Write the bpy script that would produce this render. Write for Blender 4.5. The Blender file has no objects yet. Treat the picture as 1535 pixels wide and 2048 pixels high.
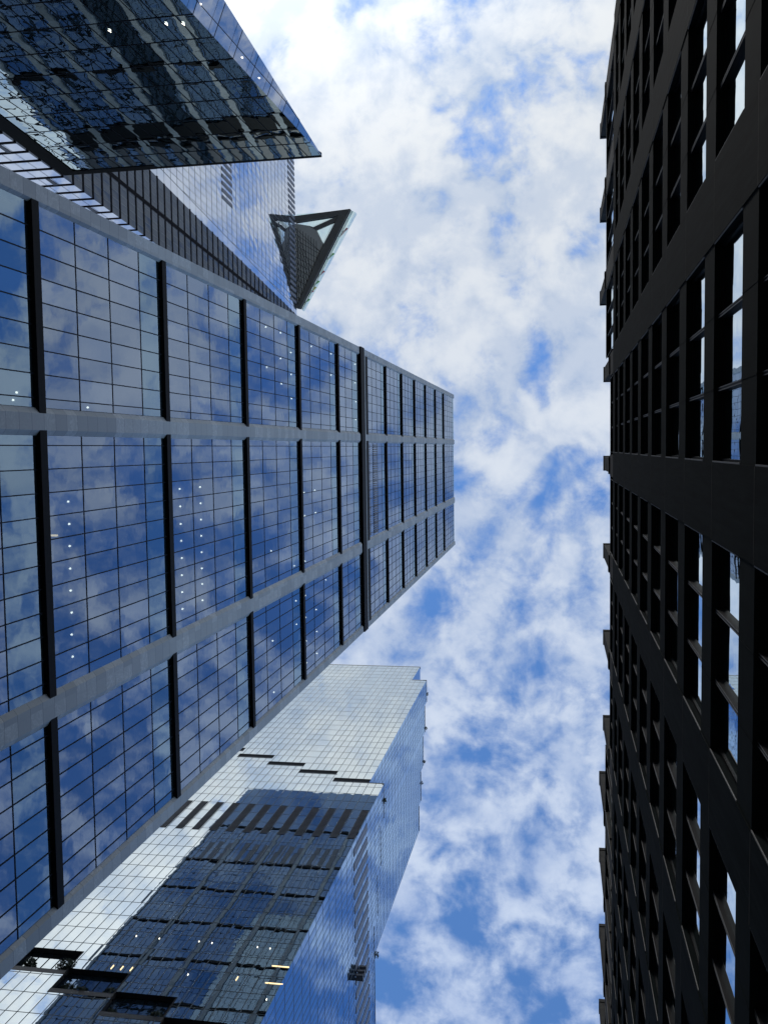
import bpy, bmesh, math, random
from mathutils import Vector, Matrix

random.seed(7)
S = bpy.context.scene
COL = S.collection

# ------------------------------------------------------------------ camera
# looking almost straight up from the pavement; x = across the street, y = along it, z = up, eye at the origin
FPX, CX, CY = 1900.0, 767.5, 1024.0
zc = Vector((346, -130, FPX)).normalized()
yc = Vector((394, 29700, FPX)); yc = (yc - zc * yc.dot(zc)).normalized()
xc = yc.cross(zc)
Rw = Vector((xc.x, yc.x, zc.x)); Dw = Vector((xc.y, yc.y, zc.y)); Fw = Vector((xc.z, yc.z, zc.z))
cam = bpy.data.cameras.new('camera'); camo = bpy.data.objects.new('camera', cam); COL.objects.link(camo)
up = -Dw; bk = -Fw
camo.matrix_world = Matrix(((Rw.x, up.x, bk.x, 0), (Rw.y, up.y, bk.y, 0), (Rw.z, up.z, bk.z, 0), (0, 0, 0, 1)))
cam.sensor_fit = 'VERTICAL'; cam.sensor_height = 36.0; cam.lens = 36.0 * FPX / 2048.0
cam.clip_start = 0.1; cam.clip_end = 6000
S.camera = camo
GROUND = -1.6

def ray(px, py):
    return Rw * (px - CX) + Dw * (py - CY) + Fw * FPX

# ------------------------------------------------------------------ light
SUN_EL, SUN_ROT = math.radians(46), math.radians(201)
sd = Vector((math.sin(SUN_ROT) * math.cos(SUN_EL), math.cos(SUN_ROT) * math.cos(SUN_EL), math.sin(SUN_EL)))
sun = bpy.data.lights.new('sun', 'SUN'); sun.energy = 0.9; sun.angle = math.radians(10); sun.color = (1.0, 0.95, 0.88)
suno = bpy.data.objects.new('sun', sun); COL.objects.link(suno)
suno.rotation_euler = (-sd).to_track_quat('-Z', 'Y').to_euler()
S.view_settings.view_transform = 'Standard'; S.view_settings.look = 'None'
S.view_settings.exposure = 0.75; S.view_settings.gamma = 1.0

class NT:
    def __init__(s, tree): s.t = tree; s.t.nodes.clear()
    def n(s, typ, **kw):
        nd = s.t.nodes.new(typ)
        for k, v in kw.items():
            if k.startswith('i_'):
                key = k[2:]; key = int(key) if key.isdigit() else key.replace('_', ' ')
                nd.inputs[key].default_value = v
            else: setattr(nd, k, v)
        return nd
    def l(s, a, b): s.t.links.new(a, b)
    def math(s, op, a, b=None, c=None, clamp=False):
        nd = s.n('ShaderNodeMath', operation=op, use_clamp=clamp)
        for i, v in enumerate((a, b, c)):
            if v is None: continue
            if isinstance(v, (int, float)): nd.inputs[i].default_value = v
            else: s.l(v, nd.inputs[i])
        return nd.outputs[0]
    def vmath(s, op, a, b=None):
        nd = s.n('ShaderNodeVectorMath', operation=op)
        for i, v in enumerate((a, b)):
            if v is None: continue
            if isinstance(v, (tuple, list, Vector)): nd.inputs[i].default_value = v
            else: s.l(v, nd.inputs[i])
        return nd
    def maprange(s, v, a, b, c=0.0, d=1.0, smooth=False):
        nd = s.n('ShaderNodeMapRange', interpolation_type='SMOOTHSTEP' if smooth else 'LINEAR')
        s.l(v, nd.inputs[0])
        for i, q in zip((1, 2, 3, 4), (a, b, c, d)): nd.inputs[i].default_value = q
        return nd.outputs[0]
    def noise(s, vec, scale, detail=4, rough=.5, dist=0.0):
        nd = s.n('ShaderNodeTexNoise'); nd.inputs['Scale'].default_value = scale
        nd.inputs['Detail'].default_value = detail; nd.inputs['Roughness'].default_value = rough
        nd.inputs['Distortion'].default_value = dist
        if vec is not None: s.l(vec, nd.inputs['Vector'])
        return nd.outputs[0]
    def mixc(s, fac, a, b, mode='MIX'):
        nd = s.n('ShaderNodeMix', data_type='RGBA', blend_type=mode)
        for sock, v in ((nd.inputs[0], fac), (nd.inputs[6], a), (nd.inputs[7], b)):
            if isinstance(v, (int, float)): sock.default_value = v
            elif isinstance(v, (tuple, list)): sock.default_value = tuple(v) + ((1,) if len(v) == 3 else ())
            else: s.l(v, sock)
        return nd.outputs[2]

# ------------------------------------------------------------------ sky with broken cloud
W = bpy.data.worlds.new('World'); S.world = W; W.use_nodes = True
w = NT(W.node_tree)
sky = w.n('ShaderNodeTexSky', sky_type='NISHITA', sun_disc=False)
sky.sun_elevation = SUN_EL; sky.sun_rotation = SUN_ROT; sky.altitude = 20; sky.air_density = 1.0; sky.dust_density = 0.1; sky.ozone_density = 3.0
SKY_STR = 0.128
tc = w.n('ShaderNodeTexCoord')
sep = w.n('ShaderNodeSeparateXYZ'); w.l(tc.outputs['Generated'], sep.inputs[0])
zz = w.math('ADD', w.math('MAXIMUM', sep.outputs[2], 0.0), 0.08)
comb = w.n('ShaderNodeCombineXYZ')
w.l(w.math('DIVIDE', sep.outputs[0], zz), comb.inputs[0]); w.l(w.math('DIVIDE', sep.outputs[1], zz), comb.inputs[1])
P = comb.outputs[0]
def sky_uv(px, py):
    r = ray(px, py).normalized(); return (r.x / (r.z + .08), r.y / (r.z + .08), 0)
warp = w.n('ShaderNodeTexNoise'); warp.inputs['Scale'].default_value = 9; warp.inputs['Detail'].default_value = 3
w.l(P, warp.inputs['Vector'])
wv = w.vmath('SCALE', w.vmath('SUBTRACT', warp.outputs['Color'], (.5, .5, .5)).outputs[0]); wv.inputs[3].default_value = .035
PW = w.vmath('ADD', P, wv.outputs[0]).outputs[0]
n1 = w.math('ADD', w.math('MULTIPLY', w.noise(PW, 15.0, 9, .60), .62), w.math('MULTIPLY', w.noise(PW, 27.0, 8, .57), .44))
n2 = w.noise(PW, 3.1, 3, .5)
bias = None
for (px, py, rad, st) in [(1070, 150, 130, .17), (985, 225, 90, .15), (1000, 340, 90, .12), (985, 450, 60, .14), (1190, 490, 90, .16), (800, 690, 90, .13), (1060, 765, 140, .16),
                          (930, 960, 130, .2), (1130, 990, 130, .13), (860, 1190, 120, .17), (1090, 1385, 130, .16), (920, 1370, 100, .12),
                          (1000, 1530, 110, .13), (945, 1790, 170, .14), (1160, 1960, 260, .19), (740, 1980, 200, .12)]:
    d = w.vmath('DISTANCE', PW, sky_uv(px, py)).outputs['Value']
    v = w.maprange(d, 0.0, rad / FPX, st * .85, 0.0, True)
    bias = v if bias is None else w.math('ADD', bias, v)
for (c_, rad, st) in [((.50, .72, 0), .36, .32), ((.75, .1, 0), .45, .05), ((.28, -.10, 0), .16, .10), ((.42, .06, 0), .12, .12), ((.30, .16, 0), .10, .10), ((.55, -.2, 0), .12, .12)]:
    d = w.vmath('DISTANCE', PW, c_).outputs['Value']
    bias = w.math('ADD', bias, w.maprange(d, 0.0, rad, st, 0.0, True))
# cloud cover thins towards the north (away from the sun)
northness = w.maprange(sep.outputs[1], -.3, .75, 0.085, -0.03)
dens = w.math('ADD', w.math('ADD', w.math('SUBTRACT', n1, w.math('MULTIPLY', bias, 0.8)), w.math('MULTIPLY', w.math('SUBTRACT', n2, .5), .35)), northness)
east = w.maprange(comb.outputs[0] if False else sep.outputs[0], .06, .30, 0.0, 0.075, True)
cover = w.maprange(w.math('SUBTRACT', dens, east), .360, .570, 0.0, 1.0, True)
# light and shade inside the cloud: thick parts brighter, wisps and undersides grey-blue
n3 = w.noise(w.vmath('ADD', PW, (3.1, 1.7, 0)).outputs[0], 14.0, 7, .58)
shade = w.math('ADD', w.math('MULTIPLY', w.maprange(n3, .38, .62, 0.0, 1.0, True), .55), w.math('MULTIPLY', w.maprange(dens, .47, .66, 0.0, 1.0, True), .45))
csouth = w.maprange(sep.outputs[1], -.35, .5, 1.0, 0.0)
ccol_n = w.mixc(shade, (.20, .27, .43), (.36, .42, .53))
ccol_s = w.mixc(shade, (.25, .31, .41), (.46, .48, .50))
ccol = w.mixc(csouth, ccol_n, ccol_s)
dots = w.vmath('DOT_PRODUCT', tc.outputs['Generated'], tuple(sd)).outputs['Value']
glow = w.math('MULTIPLY_ADD', w.math('POWER', w.math('MAXIMUM', dots, 0.0), 30.0), 2.0, 1.0)
skyc = w.mixc(1.0, sky.outputs[0], (SKY_STR * .66, SKY_STR * .92, SKY_STR * 1.15), 'MULTIPLY')
cc = w.vmath('SCALE', ccol); w.l(glow, cc.inputs[3])
final = w.mixc(cover, skyc, cc.outputs[0])
bg = w.n('ShaderNodeBackground'); w.l(final, bg.inputs[0]); bg.inputs[1].default_value = 1.0
out = w.n('ShaderNodeOutputWorld'); w.l(bg.outputs[0], out.inputs[0])

# ------------------------------------------------------------------ materials
def newmat(name):
    m = bpy.data.materials.new(name); m.use_nodes = True; return m, NT(m.node_tree)

def glass(name, gcol, lo, hi, base=(.012, .016, .02), power=3.0, wav=0.0, wscale=.4, see=0.0, seecol=(.5, .62, .66), rough=0.0, vary=0.0):
    m, t = newmat(name)
    lw = t.n('ShaderNodeLayerWeight'); lw.inputs[0].default_value = .5
    fac = t.math('MULTIPLY_ADD', t.math('POWER', lw.outputs['Facing'], power), hi - lo, lo)
    gl = t.n('ShaderNodeBsdfGlossy'); gl.inputs['Roughness'].default_value = rough
    geo = t.n('ShaderNodeNewGeometry')
    if vary:
        c = t.mixc(geo.outputs['Random Per Island'], tuple(x * (1 - vary) for x in gcol), tuple(min(1, x * (1 + vary)) for x in gcol))
        t.l(c, gl.inputs['Color'])
    else: gl.inputs['Color'].default_value = (*gcol, 1)
    df = t.n('ShaderNodeBsdfDiffuse'); df.inputs[0].default_value = (*base, 1)
    if wav:
        tcn = t.n('ShaderNodeTexCoord')
        nz = t.noise(tcn.outputs['Object'], wscale, 2, .5)
        bp = t.n('ShaderNodeBump'); bp.inputs['Strength'].default_value = 1.0; bp.inputs['Distance'].default_value = wav
        t.l(nz, bp.inputs['Height']); t.l(bp.outputs[0], gl.inputs['Normal'])
    under = df.outputs[0]
    if see:
        tr = t.n('ShaderNodeBsdfTransparent'); tr.inputs[0].default_value = (*seecol, 1)
        mx = t.n('ShaderNodeMixShader'); mx.inputs[0].default_value = see
        t.l(df.outputs[0], mx.inputs[1]); t.l(tr.outputs[0], mx.inputs[2]); under = mx.outputs[0]
    mx = t.n('ShaderNodeMixShader'); t.l(fac, mx.inputs[0]); t.l(under, mx.inputs[1]); t.l(gl.outputs[0], mx.inputs[2])
    o = t.n('ShaderNodeOutputMaterial'); t.l(mx.outputs[0], o.inputs[0])
    return m

def plain(name, col, rough=.5, metal=0.0, spec=.5, noise=0.0, nscale=1.0, stretch=(1, 1, 1), bump=0.0):
    m, t = newmat(name)
    b = t.n('ShaderNodeBsdfPrincipled'); b.inputs['Roughness'].default_value = rough; b.inputs['Metallic'].default_value = metal
    b.inputs['Specular IOR Level'].default_value = spec
    if noise:
        tcn = t.n('ShaderNodeTexCoord'); mp = t.n('ShaderNodeMapping'); mp.inputs['Scale'].default_value = stretch
        t.l(tcn.outputs['Object'], mp.inputs[0])
        nz = t.noise(mp.outputs[0], nscale, 6, .62)
        c = t.mixc(t.maprange(nz, .3, .7), tuple(x * (1 - noise) for x in col), tuple(min(1, x * (1 + noise)) for x in col))
        t.l(c, b.inputs['Base Color'])
        if bump:
            bp = t.n('ShaderNodeBump'); bp.inputs['Strength'].default_value = .6; bp.inputs['Distance'].default_value = bump
            t.l(nz, bp.inputs['Height']); t.l(bp.outputs[0], b.inputs['Normal'])
    else: b.inputs['Base Color'].default_value = (*col, 1)
    o = t.n('ShaderNodeOutputMaterial'); t.l(b.outputs[0], o.inputs[0])
    return m

def emit(name, col, st):
    m, t = newmat(name)
    e = t.n('ShaderNodeEmission'); e.inputs[0].default_value = (*col, 1); e.inputs[1].default_value = st
    o = t.n('ShaderNodeOutputMaterial'); t.l(e.outputs[0], o.inputs[0]); return m

def stone_mat():
    # veined grey stone slabs, one tone per slab, fine joints every 1.27 m
    m, t = newmat('grey stone')
    tcn = t.n('ShaderNodeTexCoord'); sp = t.n('ShaderNodeSeparateXYZ'); t.l(tcn.outputs['Object'], sp.inputs[0])
    blk = t.math('DIVIDE', sp.outputs[2], 1.42)
    idx = t.math('FLOOR', blk); fr = t.math('FRACT', blk)
    cm = t.n('ShaderNodeCombineXYZ'); t.l(idx, cm.inputs[0]); t.l(t.math('FLOOR', t.math('DIVIDE', sp.outputs[1], 8)), cm.inputs[1])
    wn = t.n('ShaderNodeTexWhiteNoise'); t.l(cm.outputs[0], wn.inputs[0])
    off = t.vmath('ADD', tcn.outputs['Object'], wn.outputs['Color']).outputs[0]
    v1 = t.noise(off, .9, 5, .65, 1.6)
    vein = t.maprange(t.math('ABSOLUTE', t.math('SUBTRACT', v1, .5)), 0.0, .035, 1.0, 0.0)
    vein = t.math('MULTIPLY', vein, t.maprange(wn.outputs[0], .45, .9))
    c = t.mixc(wn.outputs[0], (.26, .29, .31), (.36, .39, .41))
    c = t.mixc(t.math('MULTIPLY', vein, .55), c, (.62, .65, .66))
    fine = t.noise(tcn.outputs['Object'], 6, 5, .7)
    c = t.mixc(t.maprange(fine, .3, .7, 0, .25), c, (.2, .22, .24))
    j = t.math('LESS_THAN', fr, .028)
    c = t.mixc(t.math('MULTIPLY', j, .7), c, (.08, .09, .1))
    b = t.n('ShaderNodeBsdfPrincipled'); t.l(c, b.inputs['Base Color']); b.inputs['Roughness'].default_value = .55
    o = t.n('ShaderNodeOutputMaterial'); t.l(b.outputs[0], o.inputs[0]); return m

M = {}
M['glass50'] = glass('blue office glass', (.59, .71, .90), .29, .62, base=(.010, .016, .024), see=.6, wav=.004, wscale=.5, power=2.0, vary=.07)
M['glass50teal'] = glass('teal office glass', (.54, .73, .91), .28, .62, base=(.016, .03, .036), see=.6, wav=.004, wscale=.5, power=2.0, vary=.07)
M['glass50side'] = glass('blue office glass on the flanks', (.55, .72, .95), .22, .55, base=(.012, .022, .03), power=2.0, wav=.012, wscale=.5)
M['stone'] = stone_mat()
M['black'] = plain('black metal spandrel', (.006, .007, .009), .6, spec=.06, noise=.3, nscale=3)
M['mullion'] = plain('dark blue grey mullion', (.010, .014, .022), .6, spec=.08)
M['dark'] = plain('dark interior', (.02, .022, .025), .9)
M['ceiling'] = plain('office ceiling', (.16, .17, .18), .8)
M['lamp'] = emit('white ceiling lamp', (1.0, .93, .8), 2.4)
M['warmlamp'] = emit('warm strip lamp', (1.0, .72, .38), 1.3)
M['roofm'] = plain('grey roof membrane', (.2, .2, .2), .9, noise=.2, nscale=.3)
M['glass_sp_s'] = glass('silver mirror glass', (.88, .95, .97), .42, .95, base=(.012, .018, .022), power=1.5, wav=.004, wscale=.35, vary=.04)
M['glass_sp_e'] = glass('blue mirror glass', (.55, .74, 1.0), .35, .85, base=(.012, .018, .03), power=2.0, wav=.004, wscale=.3, vary=.03)
M['louver'] = plain('dark louvre slats', (.11, .11, .12), .5, noise=.25, nscale=.6)
M['louver_e'] = plain('brown grey louvre slats', (.15, .16, .20), .5)
M['mull_sp'] = plain('grey green mullion', (.10, .12, .125), .4)
M['bronze'] = plain('dark bronze parapet', (.05, .042, .036), .45)
M['terr'] = plain('dark terrace soffit', (.022, .02, .021), .7)  # one even near-black tone for the terrace recesses
M['glass_edge'] = glass('pale sky glass', (.80, .86, .98), .55, .95, base=(.02, .025, .03), power=1.5, wav=.006, wscale=.2, vary=.04)
M['glass_fin'] = glass('dark finned glass', (.40, .45, .52), .10, .26, base=(.10, .11, .13), power=2, wav=.01, wscale=.3, vary=.12)
M['fin'] = plain('black floor fin', (.006, .006, .009), .7, spec=.05)
M['glass_c'] = glass('bright north glass', (.92, .94, 1.0), .6, .95, power=1.5, wav=.004, wscale=.3, vary=.03)
M['deckdark'] = plain('dark bronze deck cladding', (.085, .08, .075), .7, spec=.1, noise=.12, nscale=.3)
M['decktri'] = plain('charcoal deck soffit', (.27, .26, .24), .7, spec=.1, noise=.1, nscale=.2)
M['deckpale'] = plain('pale deck lining', (.62, .66, .64), .5)
M['clear'] = glass('clear balustrade glass', (.9, .97, .95), .12, .5, see=.95, seecol=(.86, .93, .92))
M['red'] = plain('red ribbon', (.6, .05, .08), .6); M['green'] = plain('green ribbon', (.2, .55, .12), .6); M['yellow'] = plain('yellow ribbon', (.75, .6, .1), .6)
M['glass_soff'] = glass('dark mirrored soffit glass', (.66, .80, .84), .58, .78, base=(.006, .009, .010), power=2, wav=.017, wscale=.28, vary=.08)
M['glass_fascia'] = glass('grey blue fascia glass', (.80, .85, .96), .46, .85, base=(.02, .025, .035), power=2, wav=.006, wscale=.3, vary=.06)
M['trim'] = plain('dark bronze trim', (.03, .029, .027), .7, spec=.05)
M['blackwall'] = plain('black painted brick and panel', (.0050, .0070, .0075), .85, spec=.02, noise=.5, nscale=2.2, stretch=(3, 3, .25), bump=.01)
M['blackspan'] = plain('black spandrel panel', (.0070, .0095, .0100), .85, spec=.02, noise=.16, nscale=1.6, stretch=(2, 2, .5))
M['crown'] = plain('weathered dark grey stone', (.034, .033, .031), .85, spec=.08, noise=.3, nscale=1.6, bump=.02)
M['frame'] = plain('black window frame', (.006, .006, .007), .6, spec=.05)
M['metaltrim'] = plain('grey metal reveal trim', (.055, .055, .055), .6, metal=.0)
M['glass_r'] = glass('clear sky mirror window', (.80, .88, .92), .78, .95, base=(.012, .02, .024), power=1, wav=.003, wscale=.8, vary=.10)
M['leaf'] = plain('dark leaves', (.03, .045, .02), .6, noise=.4, nscale=1.5)
M['bark'] = plain('bark', (.06, .045, .035), .9)
M['asphalt'] = plain('asphalt', (.05, .05, .05), .9, noise=.2, nscale=3)
M['concrete'] = plain('concrete pavement', (.28, .27, .25), .85, noise=.12, nscale=2)
M['paint'] = plain('road paint', (.75, .75, .72), .7)

# ------------------------------------------------------------------ mesh builder
class MB:
    def __init__(s): s.v = []; s.f = []; s.mi = []; s.sm = []
    def poly(s, pts, mi=0):
        i = len(s.v); s.v += [tuple(p) for p in pts]; s.f.append(tuple(range(i, i + len(pts)))); s.mi.append(mi)
    def box(s, x0, x1, y0, y1, z0, z1, mi=0):
        s.fbox(Vector((0, 0, 0)), Vector((1, 0, 0)), Vector((0, 1, 0)), Vector((0, 0, 1)), x0, x1, y0, y1, z0, z1, mi)
    def fbox(s, O, U, V, N, u0, u1, v0, v1, n0, n1, mi=0):
        i = len(s.v)
        for n in (n0, n1):
            for (u, v) in ((u0, v0), (u1, v0), (u1, v1), (u0, v1)):
                s.v.append(tuple(O + U * u + V * v + N * n))
        for q in ((3, 2, 1, 0), (4, 5, 6, 7), (0, 1, 5, 4), (1, 2, 6, 5), (2, 3, 7, 6), (3, 0, 4, 7)):
            s.f.append(tuple(i + k for k in q)); s.mi.append(mi)
    def prism(s, pts2, fn, h0, h1, mi=0):
        i = len(s.v); n = len(pts2)
        for h in (h0, h1):
            for p in pts2: s.v.append(tuple(fn(p[0], p[1], h)))
        s.f.append(tuple(i + k for k in range(n))[::-1]); s.mi.append(mi)
        s.f.append(tuple(i + n + k for k in range(n))); s.mi.append(mi)
        for k in range(n):
            j = (k + 1) % n; s.f.append((i + k, i + j, i + n + j, i + n + k)); s.mi.append(mi)
    def build(s, name, mats, parent=None, loc=None, flip=False):
        me = bpy.data.meshes.new(name)
        o = Vector(loc) if loc is not None else Vector((0, 0, 0))
        me.from_pydata([tuple(Vector(p) - o) for p in s.v], [], s.f)
        if not isinstance(mats, (list, tuple)): mats = [mats]
        for m in mats: me.materials.append(M[m] if isinstance(m, str) else m)
        me.polygons.foreach_set('material_index', s.mi)
        me.update()
        if flip:
            bm = bmesh.new(); bm.from_mesh(me); bmesh.ops.recalc_face_normals(bm, faces=bm.faces); bm.to_mesh(me); bm.free()
        ob = bpy.data.objects.new(name, me); COL.objects.link(ob)
        if parent: ob.parent = parent
        ob.location = o - (parent.location if parent else Vector((0, 0, 0)))
        if parent and parent.parent: ob.location = o - parent.location - parent.parent.location
        return ob

def tag(o, label=None, cat=None, group=None, kind=None):
    if label: o['label'] = label
    if cat: o['category'] = cat
    if group: o['group'] = group
    if kind: o['kind'] = kind
    return o
def empty(name, loc=(0, 0, 0)):
    o = bpy.data.objects.new(name, None); COL.objects.link(o); o.location = loc; o.empty_display_size = 2; return o

X3, Y3, Z3 = Vector((1, 0, 0)), Vector((0, 1, 0)), Vector((0, 0, 1))

def cuts(a, b, ph, step, eps=.12):
    r = [a]; k = math.ceil((a + eps - ph) / step); x = ph + k * step
    while x < b - eps: r.append(x); x += step
    r.append(b); return r
def panes(mb, O, U, V, N, uc, vc, mi=0, n=0.0, jit=0.0, mifn=None, keep=None):
    for i in range(len(uc) - 1):
        for j in range(len(vc) - 1):
            if keep and not keep(uc[i], uc[i + 1], vc[j], vc[j + 1]): continue
            pts = []
            a = random.uniform(-jit, jit); b = random.uniform(-jit, jit)
            for (u, v, q) in ((uc[i], vc[j], -a - b), (uc[i + 1], vc[j], a - b), (uc[i + 1], vc[j + 1], a + b), (uc[i], vc[j + 1], -a + b)):
                pts.append(O + U * u + V * v + N * (n + q))
            mb.poly(pts, mifn(i, j) if mifn else mi)
def mulls(mb, O, U, V, N, uc, vc, wu, wv, n0, n1, mi=0, ends=False):
    u0, u1, v0, v1 = uc[0], uc[-1], vc[0], vc[-1]
    for u in (uc if ends else uc[1:-1]): mb.fbox(O, U, V, N, u - wu / 2, u + wu / 2, v0, v1, n0, n1, mi)
    for v in (vc if ends else vc[1:-1]): mb.fbox(O, U, V, N, u0, u1, v - wv / 2, v + wv / 2, n0, n1 - .006, mi)

# ------------------------------------------------------------------ ground and street
mb = MB(); mb.box(-3000, 3000, -3000, 3000, GROUND - 1, GROUND - .15); tag(mb.build('ground', 'asphalt'), kind='structure')
mb = MB(); mb.box(-24, -2.6, -3000, 3000, GROUND - .149, GROUND - .13); tag(mb.build('road', 'asphalt'), kind='structure')
mb = MB()
for x in (-18.6, -13.3, -8.0):
    for k in range(-60, 60): mb.box(x - .06, x + .06, k * 9, k * 9 + 3, GROUND - .126, GROUND - .122)
tag(mb.build('road_marking', 'paint'), kind='structure')
mb = MB()
mb.box(-2.6, 3.2, -400, 400, GROUND - .149, GROUND); tag(mb.build('pavement', 'concrete'), kind='structure')
mb = MB(); mb.box(-31.4, -24, -400, 400, GROUND - .149, GROUND); tag(mb.build('pavement', 'concrete'), kind='structure')

# ================================================================== 1. office tower with stone piers (left centre)
T = empty('office_tower', (-65, 7, GROUND))
tag(T, 'tall blue glass office tower with grey stone piers and black horizontal spandrels', 'office tower')
FX = -31.8
O = Vector((FX, 0, 0)); U, V, N = Y3, Z3, X3
ZB = [14.2, 34.9, 55.7, 75.4, 96.1, 117.2, 138.9]          # upper edge of each black band, lower shaft
ZU = [160.5, 178.9, 197.8, 216.2, 234.4, 253.8, 272.2]      # upper shaft
BH = .82
PIER = [(-16.8, -15.75, 0, .2), (-2.55, -1.5, .36, .36), (15.6, 16.95, .36, .42), (29.45, 30.4, .2, 0)]
BAY = [(-15.58, -2.93, -2.0), (-1.16, 15.26, -.54), (17.35, 29.25, 17.95)]
GN = -.27
def splayed(z0, z1, y0, y1, s0, s1, deep=1.2):
    m = MB()
    prof = [(FX, y0), (FX, y1), (FX + GN - .02, y1 + s1), (FX - deep, y1 + s1), (FX - deep, y0 - s0), (FX + GN - .02, y0 - s0)]
    if s0 == 0: prof = [(FX, y0), (FX, y1), (FX + GN - .02, y1 + s1), (FX - deep, y1 + s1), (FX - deep, y0)]
    if s1 == 0: prof = [(FX, y0), (FX, y1), (FX - deep, y1), (FX - deep, y0 - s0), (FX + GN - .02, y0 - s0)]
    m.prism(prof, lambda a, b, h: (a, b, h), z0, z1); return m
for (y0, y1, s0, s1) in PIER:
    splayed(GROUND, 153.6, y0, y1, s0, s1).build('stone_pier', 'stone', T, flip=True)
    splayed(157.4, 298.9, y0, y1, s0, s1).build('stone_pier', 'stone', T, flip=True)
def module(b, z0, z1, fr, lou=False):
    (y0, y1, ph) = BAY[b]
    uc = cuts(y0, y1, ph, 1.513); vc = [z0] + [z0 + (z1 - z0) * q for q in fr] + [z1]
    m = MB(); last = len(vc) - 2
    panes(m, O, U, V, N, uc, vc, n=GN, jit=.0026, mifn=lambda i, j: 1 if j == last else 0)
    g = m.build('window', ['glass50', 'glass50teal'], T)
    m = MB(); mulls(m, O, U, V, N, uc, vc, .07, .08, GN - .05, GN + .035)
    m.build('mullion_grid', 'mullion', g)
    # floor slabs and the dark room behind
    m = MB()
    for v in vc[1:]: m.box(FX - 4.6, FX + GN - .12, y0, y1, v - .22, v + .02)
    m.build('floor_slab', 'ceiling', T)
    if lou:
        for (a, c) in ((160.7, 162.5), (165.6, 168.9)):
            m = MB(); k = uc[0] + .3
            while k < uc[-1] - .3: m.box(FX + GN + .04, FX + GN + .10, k, k + .19, a, c); k += .38
            m.build('louver', 'louver', T)
for b in range(3):
    y0, y1, _ = BAY[b]; e0 = y0 - (.36 if b else .18); e1 = y1 + (.36 if b < 2 else .18)
    if b == 0: e1 = -2.56
    if b == 1: e0, e1 = -1.49, 15.59
    if b == 2: e0 = 16.96; e1 = 29.44
    if b == 0: e0 = -15.74
    for i, z in enumerate(ZB):
        top = ZB[i + 1] - BH if i + 1 < len(ZB) else 153.6
        module(b, z, top, (.26, .52, .79) if i + 1 < len(ZB) else (.34, .67))
        m = MB(); m.box(FX - .9, FX - .004, e0, e1, z - BH, z)
        m.build('spandrel', 'black', T)
    for i, z in enumerate(ZU):
        top = ZU[i + 1] - BH if i + 1 < len(ZU) else 298.2
        module(b, z, top, (.27, .52, .77) if i + 1 < len(ZU) else (.18, .36, .54, .72, .88), lou=(b == 1 and i == 0))
        lo = 1.75 if i == 0 else BH
        m = MB(); m.box(FX - .9, FX - .004, e0, e1, z - lo, z)
        m.build('spandrel', 'black', T)
m = MB(); m.box(-114, FX - .35, 5, 30.35, 153.61, 157.3); m.box(-86, FX - .35, -16.75, 4.99, 153.61, 157.3); m.box(FX - .36, FX + .1, -16.95, 30.5, 154.4, 157.3); m.build('mechanical_slot', 'black', T)
m = MB(); m.box(FX - .6, FX + .015, -16.83, 30.43, 157.35, 158.3); m.build('stone_ledge', 'stone', T)
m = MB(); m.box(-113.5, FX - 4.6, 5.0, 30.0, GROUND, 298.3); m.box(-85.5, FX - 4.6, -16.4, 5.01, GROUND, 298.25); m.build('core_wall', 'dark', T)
m = MB(); m.box(-114, FX - .3, 4.8, 30.2, 298.31, 298.9); m.box(-86, FX - .3, -16.6, 4.79, 298.31, 298.9); m.build('roof', 'roofm', T)
m = MB(); m.box(-113.9, -38, 7, 30.3, 298.95, 333); m.build('added_roof_block', 'glass50side', T)  # unseen block, added to raise the tower's outline in the neighbour's mirror glass
# flanks facing the side streets and the back: same piers, bands and panes (met in the neighbours' mirror glass)
def flank(name, O2, U2, N2, width):
    m = MB()
    zs = [GROUND + .1] + ZB + [158.4] + ZU + [298.5]
    ps = [width * q for q in ((0, .136, .272, .42, .563, .704, .852, 1) if width > 60 else (0, .125, .25, .375, .5, .625, .75, .875, 1))]
    for k in range(len(ps) - 1):
        for i in range(len(zs) - 1):
            vc = [zs[i]] + [zs[i] + (zs[i + 1] - BH - zs[i]) * q for q in (.26, .52, .78)] + [zs[i + 1] - BH]
            uc = cuts(ps[k] + .6, ps[k + 1] - .6, ps[k] + .9, 1.513)
            top = zs[i] >= 158 and zs[i] < 175 or zs[i] > 271
            panes(m, O2, U2, Z3, N2, uc, vc, 0, GN, .004)
            mulls(m, O2, U2, Z3, N2, uc, vc, .09, .1, GN - .04, GN + .03, 2)
            m.fbox(O2, U2, Z3, N2, ps[k] + .5, ps[k + 1] - .5, zs[i + 1] - BH, zs[i + 1], -.6, -.01, 3)
            if top:
                for q in range(1, len(uc) - 2, 2): m.fbox(O2, U2, Z3, N2, uc[q] + .05, uc[q + 1], vc[0], vc[2], GN + .01, GN + .05, 4)
    for k in range(1, len(ps) - 1): m.fbox(O2, U2, Z3, N2, ps[k] - .55, ps[k] + .55, GROUND, 298.8, -.7, 0, 1)
    m.fbox(O2, U2, Z3, N2, .02, .6, GROUND, 298.8, -.7, -.005, 1); m.fbox(O2, U2, Z3, N2, width - .6, width - .02, GROUND, 298.8, -.7, -.005, 1)
    m.build(name, ['glass50side', 'stone', 'mullion', 'black', 'louver'], T)
flank('side_facade', Vector((-86, -16.8, 0)), X3, -Y3, 53.0)
flank('side_facade', Vector((FX - 1.2, 30.4, 0)), -X3, Y3, 81.0)
m = MB(); m.box(-114.2, -113.52, 5, 30.2, GROUND, 298.3); m.build('back_wall', 'glass50side', T)
OB = Vector((-114, 4.75, 0)); m = MB(); uc = cuts(0, 28, 0, 3.1); vc = cuts(60, 298.9, 60, 4.9)
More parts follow.
